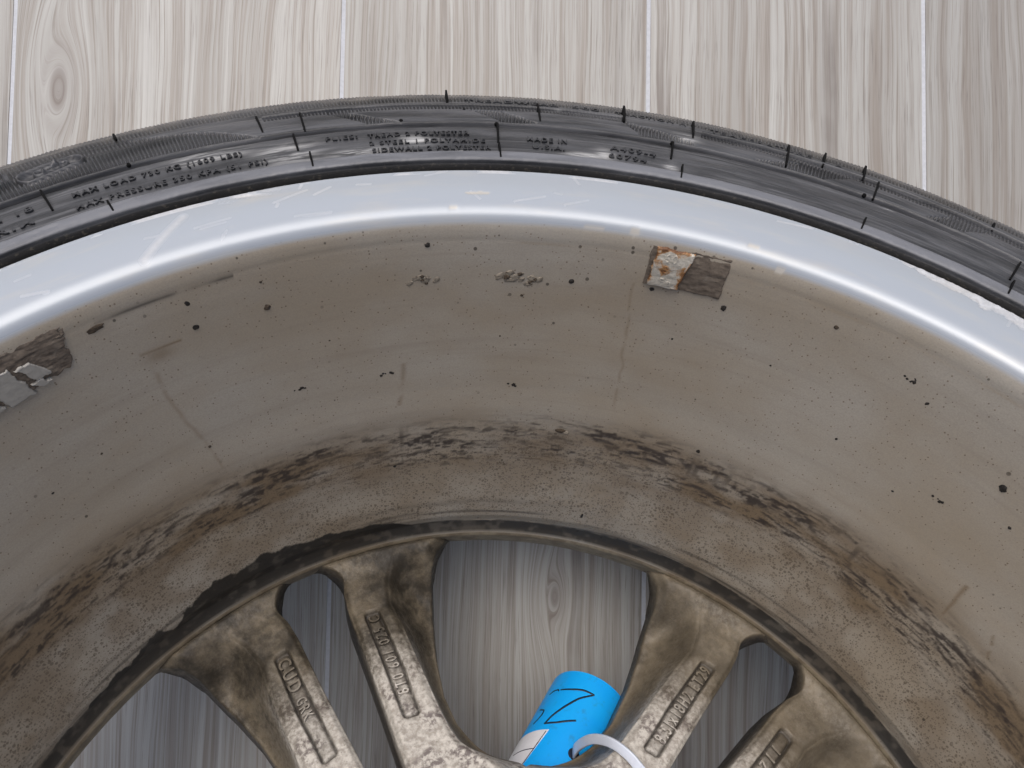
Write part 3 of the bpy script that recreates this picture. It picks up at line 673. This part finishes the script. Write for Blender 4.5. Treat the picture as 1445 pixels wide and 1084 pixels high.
def spoke_mesh(side):
    rows = np.concatenate([np.linspace(.084, .112, 15)[:-1], np.linspace(.112, .168, 62), np.linspace(.169, .2045, 22)])
    r = rows[:, None]
    win = np.interp(rows, RIN, WIN)[:, None]; wrb = np.interp(rows, RRB, WRB)[:, None]; wwd = np.interp(rows, RWD, WWD)[:, None]
    wwd = np.maximum(wwd, wrb + .003)
    f1 = np.linspace(0, 1, 58) ** 1.0; f2 = np.linspace(0, 1, 20)[1:]
    w = np.concatenate([win + (wrb - win) * f1, wrb + (wwd - wrb) * f2], 1)
    rr = np.broadcast_to(r, w.shape)
    zt = ztop(rr); s = np.clip((w - wrb) / (wwd - wrb), 0, 1)
    zlow = .0225 + .012 * sst(rr, .100, .088) * 2.2
    z = np.where(w <= wrb, zt, zlow + (zt - zlow) * (1 - s) ** 1.9)
    # softly rounded rib shoulders
    dR = np.abs(w - wrb); dN = w - win
    z = z - .0018 * np.exp(-(dR / .0016) ** 2) - .0020 * np.exp(-(dN / .0013) ** 2)
    # root: rise and spread into the ring
    zr = np.interp(rr, [.170, .185, .195, .2045], [.0445, .0440, .0466, .0475])
    k = sst(rr + (s * .006), .176, .197) * (1 - .22 * sst(s, .75, 1.0))
    z = z * (1 - k) + zr * k
    z = z - .0035 * np.exp(-((rr - .182) / .008) ** 2) * sst(s, .05, .5) * sst(s, 1.0, .6)
    # the ring hides the spoke's end just under the lip
    z = np.where(rr > .196, np.minimum(z, np.interp(rr, [.196, .1975, .1985, .2045], [.0468, .0458, .0425, .030])), z)
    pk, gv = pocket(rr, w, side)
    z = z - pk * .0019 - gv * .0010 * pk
    z = z + (fbm(w * 300, rr * 300, 7 + side, 3) - .5) * .0007
    # skirt down to the outer face on both long edges
    drop = lambda e, off: np.stack([w[:, e] + off, z[:, e] * 0 + .0095], -1)
    W2 = np.concatenate([(w[:, :1] - .0012), (w[:, :1] - .0004), w, w[:, -1:] + .0003, w[:, -1:] + .0012], 1)
    zedge = z[:, -1:]
    zbot = np.interp(r, [.172, .186, .1935, .197, .2045], [.0095, .0175, .0310, .0385, .0280])
    Z2 = np.concatenate([np.minimum(zbot, z[:, :1] - .003), z[:, :1] - .0022, z, z[:, -1:] - .0018, np.minimum(zbot, z[:, -1:] - .0025)], 1)
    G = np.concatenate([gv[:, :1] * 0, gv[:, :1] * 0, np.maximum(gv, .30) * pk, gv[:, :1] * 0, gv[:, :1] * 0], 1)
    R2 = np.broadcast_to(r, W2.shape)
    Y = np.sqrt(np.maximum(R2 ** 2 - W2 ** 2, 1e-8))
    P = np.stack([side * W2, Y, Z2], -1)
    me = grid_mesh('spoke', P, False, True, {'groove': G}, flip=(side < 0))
    return me
PAIR0 = 43.15
SPK = {}
proto = {}
for s_ in (-1, 1): proto[s_] = spoke_mesh(s_)
for i in range(5):
    a = PAIR0 - 72 * i
    for s_ in (-1, 1):
        o = link('spoke', proto[s_], M['spoke'], wheel); o.rotation_euler = (0, 0, -RAD(a)); SPK[(i, s_)] = o; o['dark_amt'] = {(1, -1): 1.0, (1, 1): 1.0, (0, -1): .55, (0, 1): .40}.get((i, s_), .6)
def spoke_text(s, key, r0, r1, hgt, inward=False, wshift=0.0):
    side = key[1]; L = r1 - r0
    me, co = fit_text(s, L, hgt, .008, 1.35)
    rr = (r0 + co[:, 0]) if not inward else (r1 - co[:, 0])
    wi = np.interp(rr, [.1125, .126, .148, .1665], [14.2e-3, 15.2e-3, 16.9e-3, 17.9e-3]); wo = np.interp(rr, [.1125, .124, .134, .147, .1665], [22.2e-3, 23.0e-3, 24.2e-3, 24.7e-3, 25.4e-3])
    x = side * (wi + wo) / 2 + (-1 if not inward else 1) * (co[:, 1] - hgt / 2) + wshift
    z = ztop(rr) - .0024 + co[:, 2] * .0022
    setco(me, np.stack([x, np.sqrt(rr ** 2 - x ** 2), z], -1))
    o = link('cast_lettering', me, M['spoke'], SPK[key]); o['dark_amt'] = SPK[key]['dark_amt'] * .8; return o
spoke_text('8.5Jx18H2 ET29', (0, -1), .1195, .1635, .0052)
spoke_text('1711', (0, 1), .1400, .1560, .0048)
spoke_text('8T0 601 025 C', (1, 1), .1235, .1640, .0048)
spoke_text('CUD', (1, -1), .1470, .1635, .0056, True); spoke_text('GRK', (1, -1), .1330, .1430, .0046, True)

# --- hub
def hub_mesh():
    a = np.arange(0, 360, 3.0)
    prof = [(.0335, .012), (.0335, .086), (.0345, .0875), (.072, .0875), (.074, .0865), (.0765, .072), (.0790, .0650), (.0815, .0610), (.0840, .0560), (.0880, .0440), (.0920, .0290), (.0942, .0200), (.0945, .0140), (.092, .010), (.06, .006), (.04, .008)]
    P = np.array(prof); TH, R = np.meshgrid(a, P[:, 0], indexing='ij'); Z = np.broadcast_to(P[:, 1], R.shape)
    return grid_mesh('hub', np.stack([R * np.sin(np.radians(TH)), R * np.cos(np.radians(TH)), Z], -1), True, True)
hm = hub_mesh(); hm.attributes.new('groove', 'FLOAT', 'POINT')
hub = link('hub', hm, M['spoke'], wheel); hub['dark_amt'] = .3
for i in range(5):                                             # lug seats as dished rings on the pad
    a = np.arange(0, 360, 20.0); prof = np.array([(.0070, .0878), (.0072, .0884), (.0095, .0884), (.0100, .0874)])
    TH, R = np.meshgrid(a, prof[:, 0], indexing='ij'); Z = np.broadcast_to(prof[:, 1], R.shape)
    b = math.radians(PAIR0 + 72 * i + 36)
    P = np.stack([R * np.sin(np.radians(TH)) + .056 * math.sin(b), R * np.cos(np.radians(TH)) + .056 * math.cos(b), Z], -1)
    me = grid_mesh('lug_seat', P, True, False); me.attributes.new('groove', 'FLOAT', 'POINT'); link('lug_seat', me, M['spoke'], hub)

# ------------------------------------------------------------------ blue tag and zip tie (world frame)
RC = Matrix.Rotation(RAD(2.5), 3, 'X')
def at(px, py, d):
    """the place a camera-measured direction and distance came to, in metres"""
    return Vector((0, 0, CAM_H)) + RC @ Vector(((px - 722.5) / 1153.6 * d, -(py - 542) / 1153.6 * d, -d))
TAG_TOP = at(832, 992, .428); TAG_AX = (TAG_TOP - at(752, 1150, .375)).normalized(); TR = .0215
_tw = Vector((0, 0, CAM_H)) - TAG_TOP; tn = (_tw - TAG_AX * _tw.dot(TAG_AX)).normalized(); tb = TAG_AX.cross(tn).normalized()
SGN = 1 if (RC.inverted() @ tb).x > 0 else -1
def tag_pt(phi, s, lift=0.0):
    """phi degrees round the curl (0 faces up, + to the right), s metres back from the rounded end"""
    p_ = np.radians(phi) * SGN; R_ = TR + lift
    o, ax, n, b = (np.array(v) for v in (TAG_TOP, TAG_AX, tn, tb))
    return o - np.multiply.outer(np.asarray(s), ax) + np.multiply.outer(np.cos(p_) * R_, n) + np.multiply.outer(np.sin(p_) * R_, b)
ph = np.linspace(-128, 128, 49); sv = np.linspace(0, 1, 30)
PH, SV = np.meshgrid(ph, sv, indexing='ij')
S0 = .0075 * (np.abs(PH) / 128) ** 6
SS = S0 + (.067 - S0) * SV
out_ = tag_pt(PH, SS); inn = tag_pt(PH, SS, -.0005)
tag_me = grid_mesh('blue_tag', np.concatenate([out_, inn[::-1]], 0), True, False)
bm = bmesh.new(); bm.from_mesh(tag_me); bmesh.ops.recalc_face_normals(bm, faces=bm.faces)
bm.to_mesh(tag_me); bm.free()
tag = bpy.data.objects.new('blue_tag', None); C.objects.link(tag)
tag['label'] = 'curled bright blue card tag with black marker strokes, under the spokes'; tag['category'] = 'tag'
tag_o = link('card', tag_me, M['blue'], tag)
def stroke(pts, w, m, name):
    """marker stroke on the curl: pts (phi, s)"""
    pts = np.array(pts, float); d = np.r_[0, np.cumsum(np.hypot(*(np.diff(pts, axis=0) * [TR * math.pi / 180, 1]).T))]
    t = np.linspace(0, d[-1], 40); x = np.interp(t, d, pts[:, 0]); s = np.interp(t, d, pts[:, 1])
    k = np.ones(5) / 5
    if len(t) > 8:
        xs_, ss_ = x.copy(), s.copy(); xs_[2:-2] = np.convolve(x, k, 'valid'); ss_[2:-2] = np.convolve(s, k, 'valid'); x, s = xs_, ss_
    tx, ts = np.gradient(x) * TR * math.pi / 180, np.gradient(s); L = np.hypot(tx, ts) + 1e-9
    nx, ns = -ts / L, tx / L
    wv = w * (.75 + .5 * np.sin(np.linspace(.3, 2.6, 40)))
    P = [tag_pt(x + sg * np.degrees(nx * wv / 2 / TR), s + sg * ns * wv / 2, lf) for sg, lf in ((-1, .00005), (-1, .00016), (1, .00016), (1, .00005))]
    return link(name, grid_mesh(name, np.stack(P, 1), False, True), m, tag_o)

stroke([(-46, .0134), (-30, .0125), (-15, .0109), (1, .0106)], .0009, M['ink'], 'marker_stroke')
stroke([(1, .0106), (-15, .0166), (-29, .0249), (-38, .0309), (-42, .0358)], .0009, M['ink'], 'marker_stroke')
stroke([(-42, .0356), (-26, .0337), (-5, .0287)], .0009, M['ink'], 'marker_stroke')
stroke([(-64, .0153), (-58, .0136), (-50, .0131), (-48, .0142)], .0007, M['ink'], 'marker_stroke')
stroke([(-67, .0252), (-56, .0265), (-55, .0293), (-59, .0328), (-63, .035)], .0007, M['ink'], 'marker_stroke')
a_, b_ = np.meshgrid(np.linspace(0, 1, 24), np.linspace(0, 1, 8), indexing='ij')
lp = lambda k: (lambda TL, TRt, BL, BR: (TL * (1 - a_) + TRt * a_) * (1 - b_) + (BL * (1 - a_) + BR * a_) * b_)(*k)
lphi, ls = lp((-84, -31, -92, -43)), lp((.0425, .0386, .0668, .0645))
ltop = tag_pt(lphi, ls, .00012); lbot = tag_pt(lphi, ls, .00002)
lab = grid_mesh('paper_label', np.concatenate([ltop, lbot[::-1]], 0), True, False)
label_o = link('paper_label', lab, M['label'], tag_o)
for pts in ([(-34, .0398), (-38, .0512), (-43.5, .0640)], [(-70, .0536), (-54, .0520), (-38.5, .0507)]):
    o = stroke(pts, .00035, M['ink'], 'printed_line'); o.parent = label_o
    for v in o.data.vertices: v.co = v.co + (v.co - Vector(tag_pt(np.array(0.), np.array(0.)))).normalized() * 0
    n_ = np.array(tn); co = np.zeros(len(o.data.vertices) * 3, np.float32); o.data.vertices.foreach_get('co', co)
    o.data.vertices.foreach_set('co', (co.reshape(-1, 3) + n_ * .00016).reshape(-1).astype(np.float32)); o.data.update()
# a punched hole's dark edge
hp = np.linspace(0, 2 * np.pi, 25)[:-1]
rings_ = [tag_pt(11 + np.degrees(np.cos(hp) * q / TR), .0446 + np.sin(hp) * q, lf) for q, lf in ((.0005, .00010), (.0026, .00012), (.0029, .00003))]
link('punched_hole', grid_mesh('punched_hole', np.stack(rings_, 1), True, False), M['ink'], tag_o)

def catmull(P, n=14):
    P = [np.array(p_) for p_ in P]; out = []
    m = len(P)
    for i in range(m):
        p0, p1, p2, p3 = P[i - 1], P[i], P[(i + 1) % m], P[(i + 2) % m]
        for t in np.linspace(0, 1, n, endpoint=False):
            out.append(.5 * (2 * p1 + (p2 - p0) * t + (2 * p0 - 5 * p1 + 4 * p2 - p3) * t * t + (3 * p1 - p0 - 3 * p2 + p3) * t ** 3))
    return np.array(out)
hole = Vector(tag_pt(np.array(11.), np.array(.0446)))
path = [hole, at(816, 1053, hole.z * 0 + .372), at(836, 1043, .357), at(862, 1048, .344), at(888, 1067, .337), at(912, 1096, .335), at(945, 1128, .342),
        at(965, 1150, .362), at(950, 1165, .392), at(890, 1165, .408), at(830, 1125, .408), at(806, 1085, .400)]
pc = catmull(path)
tan = np.roll(pc, -1, 0) - np.roll(pc, 1, 0); tan /= np.linalg.norm(tan, axis=1)[:, None]
e1 = np.array(path[6]) - np.array(path[0]); wdir = np.cross(e1, np.array(RC @ Vector((0, 0, -1)))); wdir /= np.linalg.norm(wdir)
wv = wdir - tan * (tan @ wdir)[:, None]; wv /= np.linalg.norm(wv, axis=1)[:, None]; nv = np.cross(tan, wv)
TW, TT = .0021, .0006
sec = [(-1, -1), (-.8, -1.15), (.8, -1.15), (1, -1), (1, 1), (.8, 1.15), (-.8, 1.15), (-1, 1)]
tie_me = grid_mesh('zip_tie', np.stack([pc + wv * TW * a + nv * TT * b for a, b in sec], 1), True, True)
bm = bmesh.new(); bm.from_mesh(tie_me); bmesh.ops.recalc_face_normals(bm, faces=bm.faces); bm.to_mesh(tie_me); bm.free()
tie = link('zip_tie', tie_me, M['tie']); tie['category'] = 'zip tie'
tie['label'] = 'white plastic zip tie looped through the blue tag and round a spoke'
